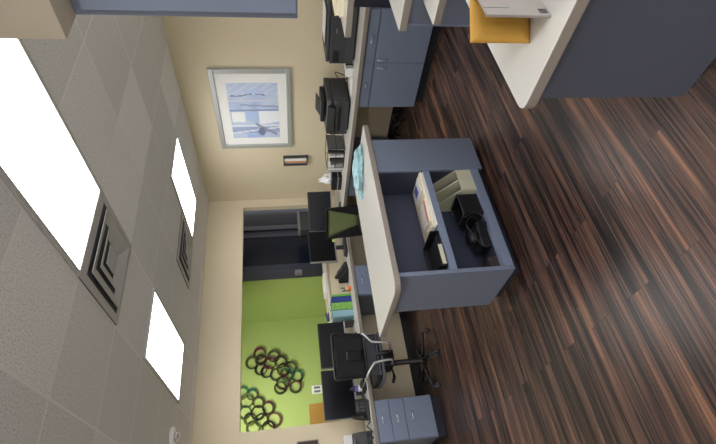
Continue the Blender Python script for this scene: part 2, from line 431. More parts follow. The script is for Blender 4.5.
g = [[bm.verts.new((XW-.0125, ay0+(ay1-ay0)*i/n, az1-(az1-az0)*j/n)) for j in range(n+1)] for i in range(n+1)]
for i in range(n):
    for j in range(n):
        f = bm.faces.new((g[i][j], g[i+1][j], g[i+1][j+1], g[i][j+1]))
        c = art((i+.5)/n, (j+.5)/n).lerp(Vector((226, 230, 238)), .28)
        for l in f.loops: l[col] = tuple(v/255 for v in c)+(1,)
obj('print', bm, M['print_'], t)

t = thing('card_holder', 'narrow wall-mounted card holder with orange and white strips below the picture', 'card holder', (XW, 4.65, 1.16))
obj('holder_back', frame_ring(4.58, 4.735, 1.165, 1.487, .012, XW-.05, XW-.001), M['dgrey'], t, .002)
obj('holder_plate', B(XW-.008, XW-.0002, 4.593, 4.722, 1.178, 1.475), M['dgrey'], t)
obj('card', B(XW-.04, XW-.02, 4.592, 4.65, 1.178, 1.475), M['white'], t)
obj('card', B(XW-.035, XW-.015, 4.652, 4.69, 1.178, 1.475), M['carton'], t)
obj('card', B(XW-.03, XW-.012, 4.692, 4.722, 1.178, 1.475), M['mgrey'], t)

# ------------------------------------------------------------------ wall desk (L-shaped) and cabinets
ZT, ZU = .745, .705
XF, YF = 3.705, 4.86
t = thing('desk_counter', 'long L-shaped off-white counter running along both far walls', 'counter', (XF, YF, ZU))
bm = bmesh.new()
prism(bm, [(XF, .6), (XW-.014, .6), (XW-.014, YW-.014), (-.9, YW-.014), (-.9, YF), (XF-.03, YF), (XF, YF-.03)], ZU, ZT, edge=True)
obj('worktop', bm, [M['top'], M['topedge']], t, .004)

def bow(bm, p, axis, w=.096, out=(0, -1)):
    """arched pull, centred on p, lying along 'Z' or across; out = outward direction in XY"""
    o = Vector((out[0], out[1], 0)); a = Vector((0, 0, 1)) if axis == 'Z' else Vector((-out[1], out[0], 0))
    p = Vector(p)
    tube(bm, smoothpath([p-a*w/2, p-a*w*.45+o*.018, p+o*.028, p+a*w*.45+o*.018, p+a*w/2], 5), .0048, 8)

def cabinet(name, label, cat, x0, x1, y0, y1, ztop, zb, face, fronts, group=None, kickd=.06):
    """face 'X' = fronts look to -X, 'Y' = fronts look to -Y; fronts: (kind, a0, a1, z0, z1, handle axis, (ha, hz))"""
    t = thing(name, label, cat, ((x0+x1)/2, (y0+y1)/2, 0), 0, group)
    obj('cabinet_body', B(x0, x1, y0, y1, zb, ztop), M['blue'], t, .002)
    bm = bmesh.new()
    if face == 'X': box(bm, x0+kickd, x1-.005, y0+.01, y1-.01, 0, zb-.001)
    else: box(bm, x0+.01, x1-.01, y0+kickd, y1-.005, 0, zb-.001)
    obj('toe_kick', bm, M['kick'], t)
    for kind, a0, a1, z0, z1, hax, (ha, hz) in fronts:
        g = .0025
        if face == 'X':
            f = obj(kind, B(x0-.019, x0-.001, a0+g, a1-g, z0+g, z1-g), M['blueface'], t, .002)
            bm = bmesh.new(); bow(bm, (x0-.018, ha, hz), hax, out=(-1, 0))
        else:
            f = obj(kind, B(a0+g, a1-g, y0-.019, y0-.001, z0+g, z1-g), M['blueface'], t, .002)
            bm = bmesh.new(); bow(bm, (ha, y0-.018, hz), hax, out=(0, -1))
        obj('handle', bm, M['chrome'], f)
    return t
cabinet('base_cabinet', 'slate blue two-door base cabinet with drawers under the printers', 'cabinet', 3.75, 4.43, 2.085, 3.155, ZU-.002, .10, 'X',
        [('drawer', 2.09, 2.615, .60, .70, 'Y', (2.366, .655)), ('drawer', 2.615, 3.15, .60, .70, 'Y', (2.875, .655)),
         ('door', 2.09, 2.615, .105, .595, 'Z', (2.572, .525)), ('door', 2.615, 3.15, .105, .595, 'Z', (2.659, .515))])
cabinet('drawer_cabinet', 'slate blue three-drawer pedestal at the bottom edge under the desk', 'cabinet', .845, 1.255, 4.885, 5.43, ZU-.002, .10, 'Y',
        [('drawer', .85, 1.25, .555, .70, 'X', (1.065, .64)), ('drawer', .85, 1.25, .402, .555, 'X', (1.065, .488)), ('drawer', .85, 1.25, .105, .402, 'X', (1.065, .332))])
cabinet('drawer_cabinet', 'slate blue drawer pedestal seen behind the island, between desk phone and folders', 'cabinet', 2.455, 2.86, 4.885, 5.43, ZU-.002, .10, 'Y',
        [('drawer', 2.46, 2.855, .535, .70, 'X', (2.66, .63)), ('drawer', 2.46, 2.855, .37, .535, 'X', (2.66, .46)), ('drawer', 2.46, 2.855, .105, .37, 'X', (2.66, .28))])
cabinet('drawer_cabinet', 'slate blue drawer pedestal under the counter below the tissue box', 'cabinet', 3.75, 4.43, 4.24, 4.60, ZU-.002, .10, 'X',
        [('drawer', 4.245, 4.595, .535, .70, 'Y', (4.42, .63)), ('drawer', 4.245, 4.595, .105, .535, 'Y', (4.42, .47))])

t = thing('footrest', 'black tubular footrest on the floor under the counter, past the base cabinet', 'footrest', (4.15, 3.85, 0))
bm = bmesh.new(); tube(bm, smoothpath([(4.16, 3.70, .012), (4.13, 3.72, .09), (4.16, 3.80, .13), (4.2, 3.95, .10), (4.25, 4.05, .012)], 6), .013)
tube(bm, smoothpath([(4.30, 3.70, .012), (4.27, 3.72, .09), (4.3, 3.80, .13), (4.34, 3.95, .10), (4.38, 4.05, .012)], 6), .013)
obj('tube_frame', bm, M['black'], t)
bm = bmesh.new(); lathe(bm, [(.02, -.09), (.03, -.085), (.03, .085), (.02, .09)], (4.21, 3.75, .11), 16, 'X'); obj('roller', bm, M['black'], t)

# ------------------------------------------------------------------ island with open shelves
t = thing('island_counter', 'free-standing island with long off-white top and blue open-shelf base', 'counter', (1.9, 2.7, 0))
x0, x1, y0, y1 = 1.235, 2.665, 2.415, 3.155
def rcorner(pts, rads, seg=6):
    out = []; n = len(pts)
    for i, p in enumerate(pts):
        r = rads[i]; p = Vector(p).to_2d() if len(p) == 3 else Vector(p)
        if not r: out.append(tuple(p)); continue
        a = (Vector(pts[i-1])-p).normalized(); b = (Vector(pts[(i+1) % n])-p).normalized()
        s, e = p+a*r, p+b*r
        for k in range(seg+1):
            q = k/seg; out.append(tuple(s*(1-q)**2+p*2*q*(1-q)+e*q*q))
    return out
bm = bmesh.new(); prism(bm, rcorner([(x0, y0), (x1, y0), (x1, y1), (x0, y1)], [.09, .02, .03, .03]), .836, .875, edge=True)
obj('countertop', bm, [M['top'], M['topedge']], t, .004)
EX = 1.328; IY = 2.43
obj('end_panel', B(EX, EX+.028, IY, 2.935, .08, .835), M['blue'], t, .0015)
obj('front_panel', B(2.186, 2.506, IY, IY+.02, .045, .835), M['blue'], t, .0015)
obj('end_panel', B(2.486, 2.506, IY+.021, 2.935, .045, .835), M['blue'], t)
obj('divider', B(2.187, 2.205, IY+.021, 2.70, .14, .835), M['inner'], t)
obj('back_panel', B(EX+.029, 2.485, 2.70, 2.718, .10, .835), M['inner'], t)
sh = obj('shelf', B(EX+.029, 2.1855, IY+.062, 2.699, .455, .50), M['inner'], t, .001)  # rear of the shelf in darkened blue, shade painted in; front strip stays lit
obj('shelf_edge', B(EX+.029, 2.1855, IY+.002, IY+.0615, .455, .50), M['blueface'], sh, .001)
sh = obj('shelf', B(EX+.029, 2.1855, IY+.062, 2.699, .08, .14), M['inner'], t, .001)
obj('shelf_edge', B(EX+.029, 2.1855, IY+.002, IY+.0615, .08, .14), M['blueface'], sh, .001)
obj('toe_kick', B(EX+.04, 2.46, IY+.10, 2.90, 0, .079), M['kick'], t)

# things in the island
def flat_stack(name, label, cat, c, w, d, h, mats, rot=0, n=6, jit=.01, group=None):
    t = thing(name, label, cat, c, rot, group); z = 0
    for i in range(n):
        hh = h/n; dx, dy = random.uniform(-jit, jit), random.uniform(-jit, jit)
        obj('sheaf', B(-w/2+dx, w/2+dx, -d/2+dy, d/2+dy, z, z+hh*.94, mtx=Matrix.Rotation(random.uniform(-jit, jit)*3, 4, 'Z')), mats[i % len(mats)], t, local=True); z += hh
    return t
flat_stack('paper_stack', 'pile of white printed forms lying on the island middle shelf', 'papers', (1.945, 2.565, .5005), .47, .24, .028, [M['paper'], M['creamp'], M['paper']], .0, 5, .008)
t = thing('brochure', 'purple and white leaflet on top of the form pile in the island', 'leaflet', (2.08, 2.575, .5305), .15)
obj('cover', B(-.07, .07, -.10, .07, 0, .006), M['paper'], t, local=True); obj('purple_panel', B(-.02, .062, -.04, .03, .0062, .0075), M['purple'], t, local=True)
t = thing('brochure', 'orange edged booklet leaning at the front of the form pile', 'leaflet', (1.86, 2.56, .5305), -.1)
obj('cover', B(-.09, .09, -.1, .06, 0, .008), M['paper'], t, local=True); obj('orange_panel', B(-.085, .085, -.098, -.06, .0082, .0095), M['carton'], t, local=True)
t = thing('letter_tray', 'black letter tray on the island middle shelf beside the papers', 'tray', (1.53, 2.56, .501), 0)
bm = bmesh.new(); box(bm, -.135, .135, -.11, .12, 0, .008); box(bm, -.135, -.127, -.11, .12, .008, .06); box(bm, .127, .135, -.11, .12, .008, .06); box(bm, -.127, .127, .112, .12, .008, .06)
obj('tray_shell', bm, M['black'], t, .002, local=True)
bm = bmesh.new(); box(bm, -.12, .10, -.10, .09, .009, .03); obj('document_pad', bm, M['black'], t, .003, local=True)
bm = bmesh.new(); box(bm, -.125, .02, -.125, -.112, .010, .035); obj('white_edge', bm, M['manila'], t, .002, local=True)

def magazine_file(x, label):
    t = thing('magazine_file', label, 'file holder', (x, 2.565, .1405), 0, 'cream magazine files in the island')
    prof = [(-.125, 0), (.125, 0), (.125, .28), (.06, .28), (-.125, .11)]
    w = .045
    for s in (-1, 1):
        bm = bmesh.new(); prism(bm, prof, s*w-.002, s*w+.002, 'X'); obj('side', bm, M['manila'], t, local=True)
    bm = bmesh.new(); box(bm, -w+.003, w-.003, -.125, -.121, 0, .11); obj('front', bm, M['manila'], t, local=True)
    bm = bmesh.new(); box(bm, -w+.003, w-.003, .121, .125, 0, .28); obj('back', bm, M['manila'], t, local=True)
    bm = bmesh.new(); box(bm, -w+.003, w-.003, -.12, .12, .001, .004); obj('bottom', bm, M['manila'], t, local=True)
magazine_file(2.138, 'cream magazine file against the end of the island bottom shelf')
magazine_file(2.043, 'cream magazine file next to the black wire basket in the island')
t = thing('desk_basket', 'black mesh desk basket on the island bottom shelf beside the cream files', 'basket', (1.88, 2.54, .1405), .06)
bm = bmesh.new(); box(bm, -.09, .09, -.08, .08, 0, .004)
for a in ((-.09, .09, -.08, -.076), (-.09, .09, .076, .08), (-.09, -.086, -.076, .076), (.086, .09, -.076, .076)): box(bm, *a, .004, .145)
obj('mesh_box', bm, M['black'], t, local=True)
bm = bmesh.new(); tube(bm, [(-.09, -.08, .147), (.09, -.08, .147), (.09, .08, .147), (-.09, .08, .147)], .004, 8, True); obj('rim_wire', bm, M['dgrey'], t, local=True)
t = thing('power_supply', 'black power supply with looped cables on the island bottom shelf', 'electronics', (1.655, 2.56, .1405), -.1)
bm = bmesh.new(); box(bm, -.10, .10, -.07, .07, 0, .07); obj('case', bm, M['black'], t, .012, local=True)
bm = bmesh.new(); lathe(bm, [(.05, 0), (.055, .01), (.055, .05), (.03, .06)], (.0, .0, .071), 20); obj('coil_of_cable', bm, M['black'], t, local=True)
bm = bmesh.new()
tube(bm, smoothpath([(.09, -.07, .03), (.12, -.1, .10), (.05, -.11, .16), (-.03, -.10, .10), (.0, -.105, .03), (.08, -.11, .02), (.15, -.1, .06), (.12, -.09, .15)], 6), .004)
tube(bm, smoothpath([(-.09, -.06, .02), (-.12, -.1, .06), (-.05, -.11, .12), (.03, -.12, .09), (.06, -.11, .01)], 6), .0035)
obj('cable', bm, M['black'], t, local=True)
t = thing('small_box', 'small dark brown box in the near end of the island bottom shelf', 'box', (1.415, 2.56, .1405), 0)
obj('carton', B(-.045, .045, -.07, .07, 0, .055), M['brown'], t, .003, local=True); obj('lid', B(-.047, .047, -.072, .072, .0555, .068), M['brown'], t, .002, local=True)

# crumpled teal bag on the island top
def crumple(bm, c, sx, sy, sz, amp, seed, sub=4):
    bmesh.ops.create_icosphere(bm, subdivisions=sub, radius=1)
    for v in bm.verts:
        p = v.co.copy(); nn = noise.fractal(p*1.7+Vector((seed, 0, 0)), 1, 2, 4)
        rr = 1+amp*nn + amp*.5*abs(noise.noise(p*5+Vector((0, seed, 0))))
        z = max(p.z*rr, -.55)
        v.co = Vector((p.x*rr*sx, p.y*rr*sy, (z+.55)*sz))+Vector(c)
    for f in bm.faces: f.smooth = False
t = thing('plastic_bag', 'crumpled pale teal plastic bag on the back edge of the island top', 'bag', (2.475, 2.72, .8755), .66)
bm = bmesh.new(); crumple(bm, (0, 0, .001), .075, .17, .042, .4, 3.0); obj('bag_body', bm, M['teal'], t, local=True)
bm = bmesh.new(); crumple(bm, (0, .19, .001), .035, .055, .022, .5, 9.0, 3); obj('bag_neck', bm, M['teal'], t, local=True)

# ------------------------------------------------------------------ near counter (bottom right) and what lies on it
t = thing('reception_counter', 'large near counter with pointed off-white top and dark blue panel', 'counter', (1.5, .3, 0))
bm = bmesh.new(); prism(bm, rcorner([(1.058, -1.6), (1.92, -1.6), (1.92, .926), (1.058, .926)], [0, 0, .0, .045]), .707, .745, edge=True)
obj('countertop', bm, [M['top'], M['topedge']], t, .004)
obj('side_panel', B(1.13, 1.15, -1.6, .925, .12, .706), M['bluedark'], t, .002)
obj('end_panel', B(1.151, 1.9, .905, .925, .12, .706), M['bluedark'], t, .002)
obj('toe_kick', B(1.17, 1.88, -1.6, .80, 0, .119), M['navy'], t)

t = thing('padded_envelope', 'mustard yellow padded envelope standing behind the grey carton on the near counter', 'envelope', (1.170, .746, .7455), math.atan2(-.66, .75))
bm = bmesh.new(); nx, ny = 30, 30; W_, H_ = .122, .188; fr, bk = [], []
for i in range(nx+1):
    a, b = [], []
    for j in range(ny+1):
        e = min(1, min(i, nx-i, j, ny-j)/4); x_, z_ = W_*i/nx, H_*j/ny
        th = .003+.011*math.sqrt(e)+.0012*noise.noise(Vector((x_*60, z_*60, 0)))*e
        # faint pressed lettering-like creases across the middle
        if .25 < j/ny < .62 and .1 < i/nx < .9 and (i % 7 == 0 or (j % 8 == 0)): th -= .0012
        a.append(bm.verts.new((x_, .014-th, z_))); b.append(bm.verts.new((x_, .014+th*.6, z_)))
    fr.append(a); bk.append(b)
for i in range(nx):
    for j in range(ny):
        bm.faces.new((fr[i][j], fr[i+1][j], fr[i+1][j+1], fr[i][j+1])).smooth = True
        bm.faces.new((bk[i][j], bk[i][j+1], bk[i+1][j+1], bk[i+1][j])).smooth = True
for i in range(nx):
    for j in (0, ny): bm.faces.new((fr[i][j], bk[i][j], bk[i+1][j], fr[i+1][j]))
for j in range(ny):
    for i in (0, nx): bm.faces.new((fr[i][j], fr[i][j+1], bk[i][j+1], bk[i][j]))
obj('envelope_body', bm, M['mustard'], t, local=True)
t = thing('carton', 'flat grey cardboard carton standing upright on the near counter at the right edge', 'box', (1.30, .640, .7455))
obj('carton_body', B(1.131, 1.47, .640, .648, .7455, .934), M['grey'], t, .001)
bm = bmesh.new()
for k in range(3): box(bm, 1.143+.008*k, 1.147+.008*k, .6385, .6397, .752, .776)
obj('printed_mark', bm, M['dgrey'], t)
obj('seam', B(1.165, 1.1665, .6388, .6397, .86, .934), M['mgrey'], t)

# ------------------------------------------------------------------ reception pod behind it (right edge)
t = thing('counter_pod', 'slate blue counter unit with pointed off-white top at the right edge', 'counter', (2.5, .6, 0))
bm = bmesh.new(); prism(bm, rcorner([(2.193, -1.2), (2.79, -1.2), (2.79, 1.349), (2.193, 1.349)], [0, 0, 0, .015]), .82, .86, edge=True)
obj('countertop', bm, [M['top'], M['topedge']], t, .003)
obj('side_panel', B(2.25, 2.27, -1.2, 1.362-.03, 0, .819), M['blue'], t, .002)
obj('end_panel', B(2.25, 2.79, 1.333, 1.348, 0, .819), M['blueface'], t, .002)
bm = bmesh.new(); prism(bm, rcorner([(2.012, -1.2), (2.249, -1.2), (2.249, 1.203), (2.012, 1.203)], [0, 0, 0, .015]), .712, .75, edge=True)
obj('lower_shelf', bm, [M['top'], M['topedge']], t, .003)
for yy in (.2, .7):
    bm = bmesh.new(); prism(bm, [(2.248, .70), (2.06, .70), (2.248, .50)], yy, yy+.02, 'Y'); obj('shelf_bracket', bm, M['blue'], t)
t = thing('partition', 'dark blue partition carrying the highest off-white ledge at the right edge', 'partition', (2.86, .6, 0))
obj('panel', B(2.81, 2.86, -1.2, 1.56, 0, 1.029), M['navy'], t, .002)
bm = bmesh.new(); prism(bm, rcorner([(2.66, -1.2), (3.02, -1.2), (3.02, 1.683), (2.66, 1.683)], [0, 0, 0, .012]), 1.03, 1.07, edge=True)
obj('ledge', bm, [M['top'], M['topedge']], t, .003)
flat_stack('folder_stack', 'stack of cream paper folders on the highest ledge at the right edge', 'folders', (2.87, 1.42, 1.071), .24, .34, .06, [M['creamp'], M['paper'], M['creamp']], 0, 6, .007)

# ------------------------------------------------------------------ task chairs
def star_base(t, zc=.09, r=.30, ph=0, oy=0):
    bm = bmesh.new(); lathe(bm, [(.045, .07), (.05, .10), (.035, .125), (.028, .14), (.028, .44), (.02, .46)], seg=20); bm.transform(Matrix.Translation((0, oy, 0))); obj('gas_column', bm, M['black'], t, local=True)
    for k in range(5):
        a = ph+2*PI*k/5; c, s = math.cos(a), math.sin(a)
        bm = bmesh.new(); tube(bm, [(c*.04, s*.04, .105), (c*.18, s*.18, .095), (c*r, s*r, .075)], [.024, .019, .014], 8)
        bm.transform(Matrix.Translation((0, oy, 0))); lg_ = obj('leg', bm, M['black'], t, local=True)
        bm = bmesh.new(); 
        ax = Matrix.Translation((c*r, s*r, .028)) @ Matrix.Rotation(a+1.2, 4, 'Z')
        for sx in (-1, 1):
            b2 = bmesh.new(); lathe(b2, [(.018, sx*.006), (.027, sx*.01), (.027, sx*.024), (.02, sx*.028)], seg=16, axis='X'); b2.transform(ax)
            me = bpy.data.meshes.new('tmp'); b2.to_mesh(me); b2.free(); bm.from_mesh(me); bpy.data.meshes.remove(me)
        tube(bm, [(c*r, s*r, .03), (c*r, s*r, .075)], .010, 8)
        bm.transform(Matrix.Translation((0, oy, 0))); obj('caster', bm, M['dgrey'], lg_, local=True)

# chair at the twin-monitor desk, seen from behind: faces +Y
t = thing('office_chair', 'black mesh office chair with pale looped armrests in front of the twin monitors', 'chair', (1.60, 4.70, 0), R(-4))
star_base(t, ph=R(-93), oy=.15)
bm = bmesh.new(); prism(bm, rrect(-.235, .235, -.22, .24, .07), .625, .69); obj('seat', bm, M['fabric'], t, .02, local=True, seg=3)
bm = bmesh.new(); prism(bm, rrect(-.245, .245, -.235, .25, .075), .605, .632); obj('seat_pan', bm, M['rim'], t, .008, local=True)
bm = bmesh.new(); box(bm, -.08, .08, -.10, .20, .47, .603); obj('tilt_mechanism', bm, M['black'], t, .01, local=True)
bm = bmesh.new(); tube(bm, smoothpath([(-.05, 0, .50), (-.18, -.05, .49), (-.25, -.1, .52)], 5), [.01]*5+[.016]*6); obj('tilt_lever', bm, M['black'], t, local=True)
def back_pts(w0, w1, z0, z1, yb, lean, r=.035):
    pr = rcorner([(-w0, z0), (w0, z0), (w1, z1), (-w1, z1)], [r]*4, 5)
    return pr
def lean_extrude(bm, pts, th, y0, lean, zref, curve=.03, w=.22):
    lo, hi = [], []
    for x, z in pts:
        y = y0 - (z-zref)*lean + curve*(1-(x/w)**2)
        lo.append(bm.verts.new((x, y-th/2, z))); hi.append(bm.verts.new((x, y+th/2, z)))
    n = len(pts); bm.faces.new(lo); bm.faces.new(hi[::-1])
    for i in range(n): bm.faces.new((lo[i], hi[i], hi[(i+1) % n], lo[(i+1) % n]))
YB = -.27
def grid_panel(bm, wf, z0, z1, y0, lean, zref, th=.012, nx=8, nz=8, curve=.03, w=.22):
    L_, H_ = [], []
    for j in range(nz+1):
        z = z0+(z1-z0)*j/nz; ww = wf(z); l, h = [], []
        for i in range(nx+1):
            x = -ww+2*ww*i/nx; y = y0-(z-zref)*lean+curve*(1-(x/w)**2)
            l.append(bm.verts.new((x, y-th/2, z))); h.append(bm.verts.new((x, y+th/2, z)))
        L_.append(l); H_.append(h)
    for j in range(nz):
        for i in range(nx):
            for G in (L_, H_):
                f = bm.faces.new((G[j][i], G[j][i+1], G[j+1][i+1], G[j+1][i])); f.smooth = True
    for j in range(nz):
        for i in (0, nx): bm.faces.new((L_[j][i], H_[j][i], H_[j+1][i], L_[j+1][i]))
    for i in range(nx):
        for j in (0, nz): bm.faces.new((L_[j][i], H_[j][i], H_[j][i+1], L_[j][i+1]))
cyf = lambda x, z, zref, lean, curve=.03, w=.22: YB-(z-zref)*lean+curve*(1-(x/w)**2)
bm = bmesh.new(); grid_panel(bm, lambda z: .20+.012*(z-.7)/.4, .79, 1.10, YB, .12, .8); bp_ = obj('backrest', bm, M['fabric'], t, local=True)
bm = bmesh.new()
pth = [(x, cyf(x, z, .8, .12), z) for x, z in rcorner([(-.208, .785), (.208, .785), (.225, 1.11), (-.225, 1.11)], [.03]*4, 5)]
tube(bm, pth, .011, 8, True); obj('back_frame', bm, M['black'], t, local=True)
bm = bmesh.new(); grid_panel(bm, lambda z: .045, .82, .98, YB-.022, .12, .8, th=.01); obj('back_spine', bm, M['black'], t, local=True)
bm = bmesh.new(); grid_panel(bm, lambda z: .195, .67, .785, YB, .05, .8, th=.03); obj('lumbar_panel', bm, M['greyfab'], t, local=True)
bm = bmesh.new(); tube(bm, [(x, cyf(x, .66, .8, .05), .663) for x in [-.2+.04*k for k in range(11)]], .014); obj('lower_rail', bm, M['rim'], t, local=True)
bm = bmesh.new(); tube(bm, smoothpath([(0, .0, .49), (0, -.16, .50), (0, -.27, .56), (0, -.262, .68)], 6), .018); obj('back_bracket', bm, M['black'], t, local=True)
for s in (-1, 1):
    bm = bmesh.new()
    tube(bm, smoothpath([(s*.07, -.10, .50), (s*.075, -.20, .515), (s*.085, -.325, .56), (s*.10, -.335, .70), (s*.12, -.335, .735), (s*.185, -.325, .785), (s*.21, -.27, .80), (s*.215, -.1, .805), (s*.215, .1, .805)], 6), .0105, 10)
    ar = obj('armrest', bm, M['armw'], t, local=True)
    bm = bmesh.new(); box(bm, s*.215-.025, s*.215+.025, -.17, .09, .816, .832); obj('arm_pad', bm, M['black'], ar, .008, local=True)

# second chair, facing the corner, olive see-through back
t = thing('office_chair', 'black office chair with olive green mesh back, partly hidden behind the island', 'chair', (3.38, 4.42, 0), R(-67))
star_base(t, ph=R(20))
bm = bmesh.new(); prism(bm, rrect(-.23, .23, -.22, .2, .07), .47, .54); obj('seat', bm, M['fabric'], t, .02, local=True, seg=3)
bm = bmesh.new(); box(bm, -.08, .08, -.12, .12, .42, .469); obj('tilt_mechanism', bm, M['black'], t, .01, local=True)
YB = -.27
bm = bmesh.new()
zt, zb_ = 1.045, .60
def seg_panel(pts):
    lean_extrude(bm, pts, .022, YB, .10, .6)
o = [(-.205, zb_), (.205, zb_), (.205, zt), (-.205, zt)]; i_ = [(-.065, .665), (.065, .665), (.182, 1.02), (-.182, 1.02)]
for k in range(4): seg_panel([o[k], o[(k+1) % 4], i_[(k+1) % 4], i_[k]])
obj('back_frame', bm, M['black'], t, .003, local=True)
bm = bmesh.new(); grid_panel(bm, lambda z: .065+(.182-.065)*(z-.665)/(1.02-.665), .665, 1.02, YB, .10, .6, th=.006); obj('backrest', bm, M['mesh'], t, local=True)
bm = bmesh.new(); tube(bm, smoothpath([(0, 0, .44), (0, -.2, .45), (0, -.27, .52), (0, -.25, .62)], 6), .02); obj('back_bracket', bm, M['black'], t, local=True)

# ------------------------------------------------------------------ monitors
def monitor(x, y, rot, w, h, zb, label, scr):
    t = thing('computer_monitor', label, 'monitor', (x, y, ZT+.0005), rot, 'black desktop monitors')
    bm = bmesh.new(); box(bm, -w/2, w/2, -.022, .022, zb, zb+h); obj('housing', bm, M['black'], t, .006, local=True)
    obj('screen', B(-w/2+.012, w/2-.012, -.0245, -.0225, zb+.022, zb+h-.012), scr, t, local=True)
    bm = bmesh.new(); box(bm, -w/2, w/2, -.026, -.0225, zb, zb+.018); obj('chin', bm, M['bezel'], t, .001, local=True)
    bm = bmesh.new(); box(bm, -w/2-.0035, -w/2-.0005, -.024, .01, zb, zb+h); obj('edge_trim', bm, M['bezel'], t, local=True)
    bm = bmesh.new(); box(bm, -.03, .03, .023, .045, .01, zb+.15); obj('neck', bm, M['dgrey'], t, .006, local=True)
    bm = bmesh.new(); prism(bm, rrect(-.12, .12, -.07, .10, .03), 0, .012); obj('stand_base', bm, M['dgrey'], t, .003, local=True)
    return t
monitor(3.83, 5.02, R(-31), .54, .33, .115, 'right-hand monitor behind the olive mesh chair, nearest the corner', M['screen'])
monitor(3.32, 5.12, R(2), .485, .352, .118, 'monitor with a yellow note on its lower bezel, left of the olive mesh chair', M['screen'])
monitor(1.995, 5.17, R(0), .54, .325, .12, 'monitor directly behind the black mesh chair', M['screen'])
monitor(1.452, 5.22, R(-1), .53, .365, .085, 'monitor in front of the mustard envelope, near the bottom edge', M['screen'])
t = obj('sticky_note', B(3.37, 3.41, 5.088, 5.0895, .868, .905), M['yellow']); tag(t, 'small yellow note stuck to the lower bezel of a monitor', 'note')

def keyboard(x, y, rot, label):
    t = thing('keyboard', label, 'keyboard', (x, y, ZT+.0005), rot, 'black keyboards')
    obj('tray', B(-.22, .22, -.07, .07, 0, .018), M['black'], t, .004, local=True)
    bm = bmesh.new()
    for r_ in range(5):
        for k in range(14): box(bm, -.21+.03*k, -.185+.03*k, -.06+.025*r_, -.04+.025*r_, .0185, .023)
    obj('keys', bm, M['dgrey'], t, local=True)
keyboard(3.30, 4.965, R(3), 'black keyboard on the desk below the monitor with the yellow note')
keyboard(1.60, 4.985, R(0), 'black keyboard on the desk behind the black mesh chair')

def desk_phone(x, y, rot, label):
    t = thing('desk_phone', label, 'phone', (x, y, ZT+.0005), rot, 'black desk phones')
    bm = bmesh.new(); prism(bm, [(-.10, 0), (.10, 0), (.10, .12), (.06, .13), (-.10, .03)], -.10, .10, 'X'); obj('phone_body', bm, M['black'], t, .005, local=True)
    Mx = Matrix.Translation((0, -.02, .082)) @ Matrix.Rotation(math.atan2(.10, .16), 4, 'X')
    bm = bmesh.new(); box(bm, -.02, .085, .015, .065, -.001, .004, mtx=Mx); obj('display', bm, M['lcd'], t, local=True)
    bm = bmesh.new()
    for r_ in range(4):
        for k in range(3): box(bm, -.01+.032*k, .014+.032*k, -.07+.02*r_, -.057+.02*r_, -.001, .004, mtx=Mx)
    obj('keypad', bm, M['key'], t, local=True)
    bm = bmesh.new(); tube(bm, [tuple(Mx @ Vector(p)) for p in ((-.065, -.09, .03), (-.065, -.07, .036), (-.065, 0, .042), (-.065, .07, .036), (-.065, .09, .03))], [.02, .024, .014, .024, .02], 10)
    obj('handset', bm, M['black'], t, local=True)
    return t
desk_phone(2.95, 5.18, R(28), 'black desk phone standing right of the coloured folders')
desk_phone(1.215, 5.03, R(-20), 'black desk phone with grey display next to the envelope monitor')

t = thing('clip_holder', 'small black clip holder between the desk phone and the coloured folders', 'holder', (2.70, 5.17, ZT+.0005))
bm = bmesh.new(); box(bm, -.03, .03, -.03, .03, 0, .01); obj('foot', bm, M['black'], t, .002, local=True)
for dx, hh in ((-.02, .10), (.0, .075), (.02, .11)):
    bm = bmesh.new(); tube(bm, [(dx, 0, .0105), (dx+.005, .01, hh)], .007, 8); obj('clip', bm, M['black'], t, local=True)
t = thing('tape_dispenser', 'small orange dispenser in front of the coloured folders', 'dispenser', (2.66, 5.08, ZT+.0005))
bm = bmesh.new(); prism(bm, [(-.04, 0), (.04, 0), (.04, .03), (.0, .05), (-.04, .035)], -.02, .02, 'X'); obj('dispenser_body', bm, M['orange'], t, .004, local=True)
bm = bmesh.new(); lathe(bm, [(.01, -.012), (.022, -.012), (.022, .012), (.01, .012)], (0, 0, .052), 16, 'X'); obj('tape_roll', bm, M['manila'], t, local=True)

x = 2.625
for w, h, m_, lab in ((.028, .235, 'bgreen', 'thin green folder standing at the right end of the folder row'),
                      (.075, .25, 'bnavy', 'navy blue binder standing in the folder row on the desk'),
                      (.10, .255, 'bmix', 'green patterned binder standing in the folder row on the desk'),
                      (.085, .25, 'bteal', 'pale blue folder bundle standing at the monitor end of the folder row')):
    t = thing('binder', lab, 'binder', (x-w/2, 5.27, ZT+.0005), 0, 'coloured binders standing on the desk')
    bm = bmesh.new(); box(bm, -w/2+.001, -w/2+.005, -.13, .12, 0, h); box(bm, w/2-.005, w/2-.001, -.13, .12, 0, h); box(bm, -w/2+.005, w/2-.005, -.13, -.125, 0, h)
    obj('cover', bm, M[m_], t, .0015, local=True)
    bm = bmesh.new(); box(bm, -w/2+.006, w/2-.006, -.124, .11, .004, h-.012); obj('pages', bm, M['paper'], t, local=True)
    x -= w+.003
t = obj('bookend', B(2.27, 2.274, 5.15, 5.36, ZT+.0005, ZT+.16), M['dgrey']); tag(t, 'thin dark bookend closing the row of folders', 'bookend')

